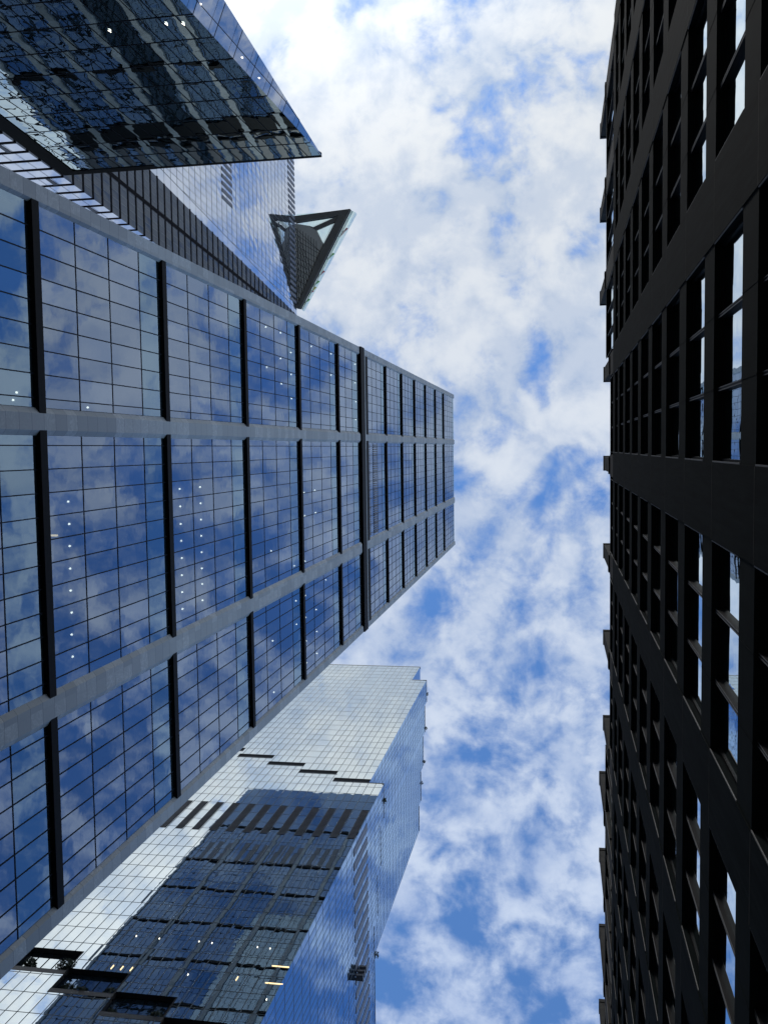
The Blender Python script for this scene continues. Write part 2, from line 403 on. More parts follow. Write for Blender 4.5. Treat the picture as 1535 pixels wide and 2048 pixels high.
panes(m, OB, X3, Z3, -Y3, uc, vc, jit=.01); g = m.build('added_pale_wall', 'glass_c', T)  # unseen bright wall, added to give the leaning mirrored face a pale reflection
m = MB(); mulls(m, OB, X3, Z3, -Y3, uc, vc, .14, .3, -.03, .05); m.build('mullion_grid', 'mullion', g)
# ceiling lamps glowing behind the panes
LX = FX - 1.35
zfloors = []
def levels(zs, fr, endz):
    r = []
    for i, z in enumerate(zs):
        t = (zs[i + 1] - BH) if i + 1 < len(zs) else endz
        r += [z + (t - z) * q for q in fr] + [t]
    return r
SLABS = levels(ZB[:-1] + [ZB[-1]], (.26, .52, .79), 153.6) + levels(ZU, (.27, .52, .77), 298.2)
k1 = 1.599
LP = [(137, 1003), (139, 1048), (140, 1092), (141, 1137), (142, 1181), (144, 1225), (144, 1269), (146, 1313)]
LP += [(a / k1, 600 + b / k1) for a, b in
       [(575, 604), (577, 660), (578, 716), (580, 770), (582, 825), (582, 880), (583, 934), (584, 988), (640, 598), (642, 650), (643, 702), (644, 754), (645, 806), (646, 858),
        (647, 908), (648, 960), (850, 86), (897, 105), (853, 215), (897, 187), (930, 168), (931, 238), (900, 268), (932, 315), (995, 148), (1058, 172), (1058, 240),
        (1135, 205), (1108, 258), (1135, 265), (1087, 281), (1137, 325), (1088, 345), (1137, 382), (972, 616), (1006, 608), (974, 690), (1009, 680), (1092, 718), (1093, 780),
        (941, 850), (867, 802), (975, 835), (946, 962), (948, 1037), (1042, 895), (976, 945), (977, 1015), (1013, 1060), (979, 1090), (1013, 1130), (980, 1160), (872, 1090),
        (1011, 990), (876, 1254)]]
LP += [(34, 785), (27, 800), (176, 815)]
lampme = None
for (px, py) in LP:
    r = ray(px, py); p = r * (LX / r.x)
    zc_ = min(SLABS, key=lambda s: abs(s - .34 - p.z)) - .24
    q = Vector((LX, p.y, zc_))
    # stay on the same line of sight: slide the lamp in depth to its own ceiling
    t_ = zc_ / r.z; X_ = r.x * t_
    if FX - 3.6 < X_ < FX - .6: q = Vector((X_, r.y * t_, zc_))
    else: q = Vector((LX, p.y, p.z))
    mb = MB()
    rad = .045 + .0004 * q.z
    mb.prism([(rad * math.cos(a * math.pi / 6), rad * math.sin(a * math.pi / 6)) for a in range(12)], lambda a, b, h, q=q: (q.x + a, q.y + b, q.z + h), -.06, .06)
    mb.build('ceiling_light', 'lamp', T, flip=True)
r = ray(107, 1071); p = r * ((FX - .9) / r.x)
mb = MB(); mb.box(p.x - .45, p.x + .3, p.y - .06, p.y + .06, p.z - .05, p.z + .05); mb.build('ceiling_light', 'warmlamp', T)

# ================================================================== 2. stepped mirror tower with planted terraces (lower left)
T2 = empty('stepped_tower', (-70, 100, GROUND))
tag(T2, 'stepped silver and blue mirror glass tower with planted terraces and striped louvre bands', 'skyscraper')
YS, XU, XL, FL = 78.2, -43.6, -40.0, 4.72
OS = Vector((0, YS, 0)); US, NS = X3, -Y3
OE = Vector((XU, 0, 0)); OL = Vector((XL, 0, 0))
XWEST = -112
# --- setback shaft: facade towards the street corner (south) with stair-stepped foot
UPB = [(XWEST, -80.9, 235.7), (-80.9, -71.5, 231.0), (-71.5, -62.0, 226.2), (-62.0, -52.6, 221.5), (-52.6, XU, 216.8)]
def sp_facade(name, O2, U2, N2, u0, u1, v0, v1, mat, uph, pitch, vph, wu=.10, wv=.10, mmat='mull_sp', jit=.0018):
    m = MB(); uc = cuts(u0, u1, uph, pitch); vc = cuts(v0, v1, vph, FL)
    panes(m, O2, U2, Z3, N2, uc, vc, jit=jit)
    g = m.build(name, mat, T2)
    m = MB(); mulls(m, O2, U2, Z3, N2, uc, vc, wu, wv, -.05, .03, ends=False)
    m.build('mullion_grid', mmat, g); return g
ZPH = 212.0
for (a, b, z) in UPB:
    sp_facade('glass_facade', OS, US, NS, a, b, z, 333.4 if b <= -48.5 else 314.1, 'glass_sp_s', -43.6, 1.83, ZPH) if b <= -52.5 else None
sp_facade('glass_facade', OS, US, NS, -52.6, -48.55, 216.8, 333.4, 'glass_sp_s', -43.6, 1.83, ZPH)
sp_facade('glass_facade', OS, US, NS, -48.55, XU, 216.8, 314.1, 'glass_sp_s', -43.6, 1.83, ZPH)
m = MB(); m.box(XWEST, -48.6, YS + .1, 121.8, 314, 333.3); m.box(XWEST, XU - .1, YS + .1, 85.4, 212.5, 314)
# east side profile of the shaft, one roof step per terrace
STEP = [(YS, 85.6, 314.1), (85.6, 94.6, 309.4), (94.6, 104.4, 304.6), (104.4, 113.9, 298.4), (113.9, 122.0, 293.6)]
for (a, b, z) in STEP[1:]: m.box(XWEST, XU - .1, a - .1, b - (.2 if b > 121 else 0), 212.5, z - .05)
m.box(XWEST, XU - .1, 121.7, 125.5, GROUND, 217.2); m.box(XWEST, XU - .1, 125.4, 190, GROUND, 212.4)
m.build('shaft_core', 'dark', T2)
for (a, b, z) in STEP: sp_facade('glass_facade', OE, Y3, X3, a, b, 212.5, z, 'glass_sp_e', 78.2, 1.5, ZPH, .07, .07, 'mull_sp', .003)
sp_facade('glass_facade', OE, Y3, X3, 122, 125.5, 212.5, 217.3, 'glass_sp_e', 78.2, 1.5, ZPH, .07, .07)
m = MB(); m.box(-48.55, -48.5, YS, 121.8, 314.1, 333.4); m.build('glass_facade', 'glass_sp_e', T2)
for (a, b, z) in STEP + [(122, 125.5, 217.3), (125.5, 190, 212.5)]:
    m = MB(); m.box(XU - 1.2, XU + .06, a + (.05 if a > YS else -.06), b, z, z + .5); m.build('parapet', 'bronze', T2)
m = MB(); m.box(-48.6, XU + .05, YS - .06, YS + 1, 314.12, 314.6); m.box(XWEST, -48.45, YS - .06, YS + .8, 333.42, 334.0); m.build('parapet', 'mull_sp', T2)
# --- lower shaft
LOWB = [(XWEST, -80.9, 233.0), (-80.9, -71.5, 228.4), (-71.5, -62.1, 223.6), (-62.1, -52.4, 218.9), (-52.4, XL, 214.2)]
# terrace notches low on the south side: (x0, x1, top, bottom)
SLOT = [(-92, -82.4, 138.4, 132.6), (-82.4, -73.2, 133.7, 127.9), (-73.2, -63.2, 128.9, 123.2), (-63.2, -53.7, 124.1, 118.9), (-53.7, -44.5, 119.3, 114.0)]
def free(u0, u1, v0, v1):
    um, vm = (u0 + u1) / 2, (v0 + v1) / 2
    for (a, b, t, s) in SLOT:
        if a < um < b and s < vm < t: return False
    return True
XS = sorted({XWEST, XL, *[q for a, b, z in LOWB for q in (a, b)], *[q for a, b, _, _ in SLOT for q in (a, b)], -100})
def ztop(x):
    for a, b, z in LOWB:
        if a <= x <= b: return z
for i in range(len(XS) - 1):
    a, b = XS[i], XS[i + 1]; xm = (a + b) / 2; zt = ztop(xm)
    sl = [s for s in SLOT if s[0] < xm < s[1]]
    segs = [(60, zt)] if not sl else [(60, sl[0][3]), (sl[0][2], zt)]
    for (z0, z1) in segs: sp_facade('glass_facade', OS, US, NS, a, b, z0, z1, 'glass_sp_s', -40.0, 1.83, ZPH - .35)
m = MB()
m.box(XWEST, XL - .1, YS + 5.2, 190, GROUND, 198); m.box(XWEST, XL - .1, YS + .1, YS + 5.3, 139, 198); m.box(XWEST, XL - .1, YS + .1, YS + 5.3, GROUND, 113.5)
for (a, b, t, s) in SLOT:
    m.box(a + .05, b - .05, YS + .1, YS + 5.2, t + .05, 139.05); m.box(a + .05, b - .05, YS + .1, YS + 5.2, 113.4, s - .9); m.box(a + .05, b - .05, YS + 1.75, YS + 5.2, s - .9, t + .1)
m.box(-44.5, XL - .1, YS + .1, YS + 5.25, 113.4, 139.02)
for (a, b, z) in LOWB: m.box(a, b - (.1 if b == XL else 0), YS + 4.2 if b < -50 else YS + .1, YS + 7.5, 197.9, z - 1.2); m.box(a, b - .1, YS + .1, YS + 4.3, 197.9, z - 1.2)
EST = [(YS + 7.4, 86.2, 212.4), (86.2, 95.7, 207.8), (95.7, 105.2, 203.1), (105.2, 122, 198.4), (122, 190, 198.4)]
m.build('lower_core', 'dark', T2)
m = MB()
EAST = [(YS, 86.2, 213.6), (86.2, 95.7, 209.0), (95.7, 105.2, 204.3), (105.2, 122, 199.6), (122, 190, 199.6)]
for (a, b, z) in EAST: m.box(XU - 2, XL - .1, a + .12, b, 190, z - 1.0)
m.build('terrace_deck', 'bronze', T2)
for (a, b, z) in EAST:
    sp_facade('glass_facade', OL, Y3, X3, a, b, 60, z, 'glass_sp_e', 78.2, 1.5, ZPH - .35, .07, .07, 'mull_sp', .003)
    m = MB(); m.box(XL - .35, XL + .05, a + (.06 if a > YS else -.05), b, z, z + .28); m.build('parapet', 'bronze', T2)
for (a, b, z) in LOWB:
    m = MB(); m.box(a, b, YS - .05, YS + .4, z + .001, z + .34); m.build('parapet', 'mull_sp', T2)
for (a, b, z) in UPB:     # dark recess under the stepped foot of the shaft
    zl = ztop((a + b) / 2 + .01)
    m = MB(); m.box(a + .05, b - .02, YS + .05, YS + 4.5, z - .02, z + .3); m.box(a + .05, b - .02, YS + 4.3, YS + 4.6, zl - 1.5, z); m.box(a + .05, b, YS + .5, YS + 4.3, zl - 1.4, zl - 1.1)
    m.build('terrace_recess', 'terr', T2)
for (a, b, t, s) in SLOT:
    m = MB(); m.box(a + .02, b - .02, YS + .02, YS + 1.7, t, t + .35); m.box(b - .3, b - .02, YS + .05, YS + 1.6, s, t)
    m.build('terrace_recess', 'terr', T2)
    m = MB(); uc = cuts(a, b, -40.0, 1.83); panes(m, Vector((0, YS + .85, 0)), US, Z3, NS, uc, [s, t], jit=.004)
    g = m.build('terrace_window', 'glass_sp_s' if a < -75 else 'glass50side', T2)
    m = MB(); mulls(m, Vector((0, YS + .85, 0)), US, Z3, NS, uc, [s, t], .12, .12, -.03, .06, ends=True); m.build('mullion_grid', 'mullion', g)
    m = MB(); m.box(a, b, YS - .04, YS + .4, s - .75, s + .25); m.box(a + .02, b - .02, YS + .4, YS + 1.7, s - .88, s - .5); m.build('planter', 'bronze', T2)
# louvre bands
k = XWEST + 1.0
for i, u in enumerate([-40.0 - 1.83 * q for q in range(0, 40)]):
    if u - 1.83 < XWEST: break
    if i % 2 == 0:
        m = MB(); a, b = u - 1.75, u - .25
        z = 182.4
        while z < 197.2: m.fbox(OS, US, Z3, NS, a, b, z, z + .34, .035, .10); z += .62
        m.fbox(OS, US, Z3, NS, a, b, 182.2, 197.6, .012, .03, 1)
        m.build('louver', ['louver', 'black'], T2)
for q in range(0, 24):
    y0 = 79.5 + q * 2.96
    if y0 > 150: break
    m = MB(); m.fbox(OL, Y3, Z3, X3, y0, y0 + 1.45, 180.2, 193.8, .012, .09); m.build('louver', 'louver_e', T2)
for z in (183.4, 181.8, 180.2):
    m = MB(); m.box(XL + .1, XL + 1.5, 105.2, 106.4, z - .3, z + .3); m.box(XL + 1.5, XL + 1.6, 105.1, 106.5, z - .4, z + .4); m.build('vent_box', 'louver', T2)
# lamps inside the lower floors
for (px, py, kind) in [(225, 1934, 'b'), (244, 1936, 'b'), (263, 1938, 'b'), (273, 1872, 's'), (319, 1877, 's'), (398, 1883, 's'), (424, 1886, 's'), (515, 1894, 's'), (540, 1897, 's'),
                       (376, 1949, 's'), (474, 1957, 'b'), (561, 1933, 'l'), (548, 1967, 'l'), (533, 1999, 's')]:
    r = ray(px, py); p = r * ((YS - .02) / r.y); m = MB()
    if kind == 'b': m.box(p.x - .06, p.x + .06, p.y - .06, p.y, p.z - .5, p.z + .5)
    elif kind == 's': m.box(p.x - .045, p.x + .045, p.y - .06, p.y, p.z - .13, p.z + .13)
    else: m.box(p.x - 1.35, p.x + 1.35, p.y - .06, p.y, p.z - .06, p.z + .06)
    m.build('ceiling_light', 'warmlamp' if kind != 's' else 'lamp', T2)
m = MB(); m.box(XWEST, XL - .02, YS + .02, 190, GROUND, 59.98); m.build('base_facade', 'glass_sp_e', T2)

# shrubs on the terraces
def shrub(loc, h, rad, label, n=260, lean=(0, 0)):
    t = empty('terrace_shrub', loc); tag(t, label, 'shrub', 'shrubs planted on the tower terraces')
    L = Vector(loc); m = MB()
    for i in range(7):
        a = random.uniform(0, 6.28); e = Vector((math.cos(a) * rad * .7, math.sin(a) * rad * .5, h * random.uniform(.55, .95)))
        b0, b1 = L, L + e; sd_ = Vector((.05, 0, 0)); sd2 = Vector((0, .05, 0))
        m.poly([b0 - sd_, b0 + sd_, b1 + sd_ * .3, b1 - sd_ * .3]); m.poly([b0 - sd2, b0 + sd2, b1 + sd2 * .3, b1 - sd2 * .3])
    m.build('stem', 'bark', t)
    m = MB()
    for i in range(n):
        a = random.uniform(0, 6.28); rr = rad * math.sqrt(random.random()); zz_ = h * (.25 + .8 * random.random() * (1 - .45 * rr / rad))
        c = L + Vector((math.cos(a) * rr, math.sin(a) * rr * .8, zz_)); s_ = random.uniform(.10, .24)
        d1 = Vector((random.gauss(0, 1), random.gauss(0, 1), random.gauss(.4, 1))).normalized(); d2 = d1.orthogonal().normalized()
        m.poly([c - d1 * s_ * 1.6, c + d2 * s_ * .6, c + d1 * s_ * 1.6, c - d2 * s_ * .6])
    m.build('foliage', 'leaf', t)
shrub((-80.3, YS + .45, 128.4), 2.6, 1.0, 'dark shrub half hidden by the stone pier on the leftmost terrace')
shrub((-74.1, YS + .45, 128.0), 3.4, 1.5, 'biggest spiky dark shrub at the step between two low terraces', 420)
shrub((-71.4, YS + 1.0, 123.4), 2.8, 1.1, 'dark shrub in front of the middle terrace window, below the biggest shrub', 300)
shrub((-68.7, YS + .7, 123.3), 1.4, 1.3, 'low dark planting along the planter of the middle terrace')
shrub((-64.3, YS + .8, 123.3), 2.2, 1.2, 'bushy dark shrub at the right end of the middle terrace', 300)
shrub((-61.9, YS + .8, 119.0), 1.7, .9, 'small dark shrub at the left end of the lowest terrace')
shrub((-55.2, YS + .8, 119.0), 1.8, 1.3, 'bushy dark shrub at the right end of the lowest terrace')
shrub((XL - .4, 82.2, 212.6), 3.0, .9, 'lone dark shrub sticking out over the blue side of the tower', 160)
shrub((XU - .3, 83.3, 314.7), 2.4, .7, 'tiny shrub on the topmost roof step of the blue side', 90)
shrub((XU - .3, 93.8, 309.9), 2.6, .8, 'tiny shrub on the second roof step of the blue side', 110)
shrub((XU - .3, 103.6, 305.1), 2.4, .8, 'tiny shrub on the third roof step of the blue side', 110)
shrub((XU - .3, 108.6, 298.9), 2.2, .8, 'tiny shrub on the fourth roof step of the blue side', 90)
shrub((XU - .2, 122.6, 217.8), 2.8, 1.0, 'tiny shrub low on the far corner ledge of the blue side', 120)

# ================================================================== 3. tapering skyscraper with a triangular observation deck (upper left)
T3 = empty('deck_skyscraper', (-130, -90, GROUND))
tag(T3, 'tapering pale glass skyscraper with black finned side and triangular observation deck', 'skyscraper')
XA, ZT, FLA = -92.28, 335.8, 4.03
OA = Vector((XA, 0, 0))
VA = Vector((0, .085, 1.0))                              # mullions lean with the tower
Lp = lambda z: -50.85 - .1385 * (335.0 - z)             # fold between the two glass faces
BC = lambda z: -49.2 + .088 * (z - 208.0)               # outer corner
def apt(y, z, n=0.0): return Vector((XA + n, y, z))
zf = [ZT - FLA * k for k in range(0, 75)][::-1]; zf = [z for z in zf if z > 20]
# pale face: panes and lines, clipped on the fold
m = MB(); mm = MB()
pit = 1.97
for i in range(len(zf) - 1):
    z0, z1 = zf[i], zf[i + 1]
    if z0 < 120: continue
    k = 0
    while True:
        s1 = -k * pit - 22.0; s0 = s1 - pit          # shear coordinate: y - .085 z
        ya0, ya1 = s0 + .085 * z0, s1 + .085 * z0; yb0, yb1 = s0 + .085 * z1, s1 + .085 * z1
        k += 1
        if yb1 < -113: break
        la, lb = Lp(z0), Lp(z1)
        if ya0 > la and yb0 > lb: continue
        c = lambda y, l: min(y, l)
        a = random.uniform(-.006, .006)
        m.poly([apt(c(ya0, la), z0, a), apt(c(ya1, la), z0, -a), apt(c(yb1, lb), z1, a), apt(c(yb0, lb), z1, -a)])
        if ya1 < la and yb1 < lb: mm.poly([apt(ya1 - .05, z0, .03), apt(ya1 + .05, z0, .03), apt(yb1 + .05, z1, .03), apt(yb1 - .05, z1, .03)])
    mm.box(XA - .02, XA + .034, -113.5, Lp(z0), z0 - .055, z0 + .055)
g = m.build('pale_facade', 'glass_edge', T3); mm.build('mullion_grid', 'mull_sp', g)
# striped louvre bands on the pale face
for (z0, z1, y_end) in ((zf[-3] - 3 * 0, ZT, -50), (259.6, 268.0, -69.3)):
    s = -24.0 - (y_end * -0) ; q = 0
    while q < 70:
        s1 = -22.0 - q * pit - .1; s0 = s1 - .95; q += 1
        y0, y1 = s0 + .085 * z0, s1 + .085 * z0
        if y1 + .6 > min(Lp(z0), y_end + (0 if z0 > 300 else .6)): continue
        if y0 < -112: break
        m = MB()
        dy = .085 * (z1 - z0)
        m.prism([(y0, z0), (y1, z0), (y1 + dy, z1), (y0 + dy, z1)], lambda a, b, h: (XA + h, a, b), .04, .14)
        m.build('louver', 'louver_e', T3, flip=True)
# finned face between the fold and the corner, reflected sky put in as a paler glass strip along the fold
jag = lambda z: Lp(z) + 2.9 - .9 * max(0, (z - 240) / 95)
m = MB(); ms = MB(); mf = MB(); mg = MB()
for i in range(len(zf) - 1):
    z0, z1 = zf[i], zf[i + 1]
    if z0 < 70: continue
    a0, a1 = Lp(z0) + .02, Lp(z1) + .02; b0, b1 = BC(z0), BC(z1)
    if z0 > 319: b0 = max(b0, a0 + .3); b1 = max(b1, a1 + .3)
    n = max(3, int((b0 - a0) / 1.55))
    j0, j1 = min(jag(z0), b0 - .1), min(jag(z1), b1 - .1)
    ms.poly([apt(a0, z0), apt(j0, z0), apt(j1, z1), apt(a1, z1)])
    nn = max(1, int((b0 - j0) / 1.6))
    for q in range(nn):
        e0, e1 = j0 + (b0 - j0) * q / nn, j0 + (b0 - j0) * (q + 1) / nn; f0, f1 = j1 + (b1 - j1) * q / nn, j1 + (b1 - j1) * (q + 1) / nn
        a = random.uniform(-.02, .02)
        m.poly([apt(e0, z0, a), apt(e1, z0, -a), apt(f1, z1, a), apt(f0, z1, -a)])
        if q: mg.poly([apt(e0 - .05, z0, .04), apt(e0 + .05, z0, .04), apt(f0 + .05, z1, .04), apt(f0 - .05, z1, .04)])
    mf.box(XA - .1, XA + .10, j0 + random.uniform(-.25, .1), b0 + .05, z0 - .3, z0 + .3)
    mg.poly([apt(a0, z0 - .05, .03), apt(j0, z0 - .05, .03), apt(j0, z0 + .05, .03), apt(a0, z0 + .05, .03)])
    mg.poly([apt(a0 - .07, z0, .035), apt(a0 + .07, z0, .035), apt(a1 + .07, z1, .035), apt(a1 - .07, z1, .035)])
mb_ = MB()
for z0, z1 in zip(zf[:-1], zf[1:]):
    if z0 < 150: continue
    y0, y1 = -57.33 + (z0 - 205) * .0905, -57.33 + (z1 - 205) * .0905
    if y0 - .5 < jag(z0): continue
    mb_.poly([apt(y0 - .45, z0, .12), apt(y0 + .45, z0, .12), apt(y1 + .45, z1, .12), apt(y1 - .45, z1, .12)])
mb_.build('dark_band', 'fin', T3)
g = m.build('finned_facade', 'glass_fin', T3); mf.build('floor_fin', 'fin', g); mg.build('mullion_grid', 'mull_sp', g)
ms.build('reflected_sky_strip', 'glass_edge', T3)
# north face: bright panes between black floor lines
m = MB(); mf = MB(); mg = MB(); ml = MB()
for i in range(len(zf) - 1):
    z0, z1 = zf[i], zf[i + 1]
    if z0 < 70: continue
    for q in range(24):
        x1, x0 = XA - q * 2.6, XA - (q + 1) * 2.6
        sh = .085
        m.poly([(x1, BC(z0), z0), (x0, BC(z0), z0), (x0, BC(z1), z1), (x1, BC(z1), z1)])
        if q: mg.poly([(x1 + .04, BC(z0) + .04, z0), (x1 - .04, BC(z0) + .04, z0), (x1 - .04, BC(z1) + .04, z1), (x1 + .04, BC(z1) + .04, z1)])
        if i % 4 == 1 and q in (1, 3, 5, 7): ml.poly([(x1 - .3, BC(z0) + .06, z0 + .4), (x1 - 1.2, BC(z0) + .06, z0 + .4), (x1 - 1.2, BC(z1) + .06, z1 - .4), (x1 - .3, BC(z1) + .06, z1 - .4)])
    mf.box(XA - 63, XA + .1, BC(z0) - .2, BC(z0) + .10, z0 - .3, z0 + .3)
g = m.build('bright_facade', 'glass_c', T3); mf.build('floor_fin', 'fin', g); mg.build('mullion_grid', 'mull_sp', g); ml.build('louver', 'louver', g)
m = MB()
m.poly([(XA - .6, -113, 20), (XA - .6, BC(70) - .8, 70), (XA - .6, BC(335) - .8, 335.4), (XA - .6, -113, 335.4)])
m.poly([(XA - .6, -113, 335.4), (XA - .6, BC(335) - .8, 335.4), (XA - 62, BC(335) - .8, 335.4), (XA - 62, -113, 335.4)])
m.poly([(XA - 62, -113, 20), (XA - 62, BC(70) - .8, 70), (XA - 62, BC(335) - .8, 335.4), (XA - 62, -113, 335.4)])
m.poly([(XA - .6, -113, 20), (XA - .6, -113, 335.4), (XA - 62, -113, 335.4), (XA - 62, -113, 20)])
m.build('roof', 'roofm', T3)
m = MB(); m.box(XA - 62, XA - 1, -113, -62, GROUND, 120.2); m.build('base_facade', 'glass_fin', T3)
# the triangular deck
DK = None
DS = 1.32                                                # the underside climbs steeply away from the tower
def DP(x, y):                                            # plan point of the sloping underside, measured at 335 m level
    k = (335 - DS * XA) / (335 - DS * x)
    return Vector((x * k, y * k, 0))
tip, inn, low = DP(-71.9, -85.1), DP(XA + .1, -84.9), DP(XA + .1, -51.2)
fn = lambda a, b, h: (a, b, h + DS * (a - XA))
b1, b2, b3 = DP(-76.2, -83.0), DP(XA + .1, -81.6), DP(-83.0, -70.8)
g1, g2, g3 = DP(-84.4, -78.4), DP(-77.3, -81.0), DP(-81.9, -73.2)
m = MB()
m.prism([tip, inn + Vector((0, 1.15, 0)), b2, b1], fn, 335, 337.6); m.prism([tip, b1, b3, low + Vector((0, .01, 0)), low + Vector((.9, 0, 0))], fn, 335, 337.6)
dk = m.build('observation_deck', 'deckdark', T3, flip=True)
m = MB(); peak = DP(-87.0, -80.1)
m.prism([low, b3, g3, g1, peak, Vector((XA + .1, -81.2, 0))], fn, 335.35, 337.4)
m.build('deck_soffit', 'decktri', dk, flip=True)
m = MB()
def joint(p, q):
    d = (q - p).normalized(); s_ = Vector((-d.y, d.x, 0)) * .06
    m.poly([fn(v.x, v.y, 335.31) for v in (p - s_, p + s_, q + s_, q - s_)])
for k in range(1, 15):            # triangulated panel joints
    t = k / 15
    joint(Vector((XA + .1, low.y + (b2.y - low.y) * t, 0)), low.lerp(b3, min(1, t * 1.2)))
    joint(Vector((XA + .1, low.y + (b2.y - low.y) * t, 0)), low.lerp(b3, max(.02, t - .28)))
for k in range(1, 9):
    x = XA + (b3.x - XA) * k / 9.5
    joint(Vector((x, low.y + (b3.y - low.y) * k / 9.5 - .3, 0)), Vector((x, -80.4 + k * .5, 0)))
m.build('panel_joint', 'fin', dk)
m = MB(); m.prism([Vector((XA + .1, -81.5, 0)), b1 + Vector((-.3, .0, 0)), DP(-85.0, -79.7), peak + Vector((0, -.2, 0))], fn, 337.3, 337.4); m.prism([tip, inn, inn + Vector((0, 1.1, 0))], fn, 337.3, 337.4); m.build('glass_panel', 'clear', dk, flip=True)
m = MB(); m.prism([b1, g2, g1, peak, DP(-85.4, -79.5)], fn, 335.2, 336.6); m.prism([g2, b1, b3, g3], fn, 335.22, 336.8); m.build('deck_beam', 'deckdark', dk, flip=True)
m = MB(); m.prism([g1, g2, g3], fn, 336.0, 336.12); gf = m.build('glass_floor', 'clear', dk, flip=True)
m = MB()
c = (g1 + g2 + g3) / 3
for p, q in ((g1, (g2 + g3) / 2), (g3, (g1 + g2) / 2 + Vector((1.2, -.4, 0))), ((g1 + g3) / 2, (g2 + g3) / 2)):
    d = (q - p).normalized(); s_ = Vector((-d.y, d.x, 0)) * .14
    m.prism([p - s_, p + s_, q + s_, q - s_], fn, 335.8, 336.2)
m.build('glass_floor_frame', 'fin', gf, flip=True)
m = MB(); e = Vector((1.15, .35, 0)); m.prism([tip, tip + e, low + e * .9 + Vector((0, -.4, 0)), low + Vector((.9, 0, 0))], fn, 337.5, 337.6)
o1, o2 = tip + e, low + e * .9
for (p, q) in ((tip + e, low + e * .9),): m.prism([p, p + Vector((.06, .03, 0)), q + Vector((.06, .03, 0)), q], fn, 337.5, 340.4)
m.build('balustrade', 'clear', dk, flip=True)
m = MB(); m.prism([tip + e * .1, tip + e * .38, low + Vector((1.25, 0, 0)), low + Vector((1.0, 0, 0))], fn, 337.62, 337.95); m.build('edge_trim', 'deckpale', dk, flip=True)
for (t0, t1, mt, off) in ((.16, .27, 'red', .65), (.42, .50, 'green', .7), (.60, .68, 'red', .65), (.70, .77, 'green', .72), (.76, .86, 'yellow', .7), (.80, .86, 'red', .55), (.88, .95, 'green', .72)):
    p, q = tip.lerp(low, t0), tip.lerp(low, t1); ee = Vector((.9, .45, 0)).normalized()
    m = MB(); m.prism([p + ee * (off + .35), p + ee * (off + .8), q + ee * (off - .1), q + ee * (off - .45)], fn, 337.7, 338.3); m.build('streak', mt, dk, flip=True)  # small coloured bars set along the deck edge

# ================================================================== 4. glass block whose mirrored face leans out over the street (top left)
T4 = empty('overhanging_block', (-50, -70, GROUND))
tag(T4, 'dark mirrored glass block leaning out overhead with narrow pale fascia, top left', 'building')
ZK = 128.0
# local frame of the leaning north face: X along the street corner, V up the slope
OK_ = Vector((0, -39.7, ZK)); VK = Vector((0, .115, 1.0)); NK = Vector((0, 1.0, -.115)).normalized()
Ee = lambda z: -31.2 - .13 * (ZK - z)
zs = [ZK - 4.35 * k for k in range(0, 24)][::-1]
m = MB(); mm = MB()
def kp(x, z, n=0): return OK_ + VK * (z - ZK) + Vector((x, 0, 0)) + NK * n
for i in range(len(zs) - 1):
    z0, z1 = zs[i], zs[i + 1]
    k = 0
    while True:
        sh = .13
        xa0, xa1 = -31.2 - (k + 1) * 1.9 - sh * (ZK - z0), -31.2 - k * 1.9 - sh * (ZK - z0); xb0, xb1 = -31.2 - (k + 1) * 1.9 - sh * (ZK - z1), -31.2 - k * 1.9 - sh * (ZK - z1)
        k += 1
        L = -67.0 - .02 * (ZK - z0)
        if xb1 <= L: break
        xa0, xa1, xb0, xb1 = (max(v, L) for v in (xa0, xa1, xb0, xb1))
        a, b = random.uniform(-.012, .012), random.uniform(-.012, .012)
        m.poly([kp(xa1, z0, a), kp(xa0, z0, b), kp(xb0, z1, -a), kp(xb1, z1, -b)])
        if xa0 > L: mm.poly([kp(xa0 + .045, z0, .03), kp(xa0 - .045, z0, .03), kp(xb0 - .045, z1, .03), kp(xb0 + .045, z1, .03)])
    mm.fbox(OK_ + VK * (z0 - ZK), X3, VK, NK, -68.2, Ee(z0), -.06, .06, -.02, .035)
g = m.build('mirrored_facade', 'glass_soff', T4); mm.build('mullion_grid', 'mullion', g)
# bronze trim along the top edge and the west edge
m = MB()
m.fbox(OK_, X3, VK, NK, -69.0, -55.0, -1.0, .15, -.5, .09); m.fbox(OK_, X3, VK, NK, -55.0, -31.3, -.25, .15, -.5, .06)
m.poly([kp(-67.0 - .02 * 100, ZK - 100, .1), kp(-69.3 - .02 * 100, ZK - 100, .1), kp(-69.3, ZK - 1.0, .1), kp(-67.0, ZK - 1.0, .1)])
m.poly([kp(-69.3 - .02 * 100, ZK - 100, .1), kp(-69.3 - .02 * 100, ZK - 100, -1.6), kp(-69.3, ZK, -1.6), kp(-69.3, ZK, .1)])
m.build('edge_trim', 'trim', T4)
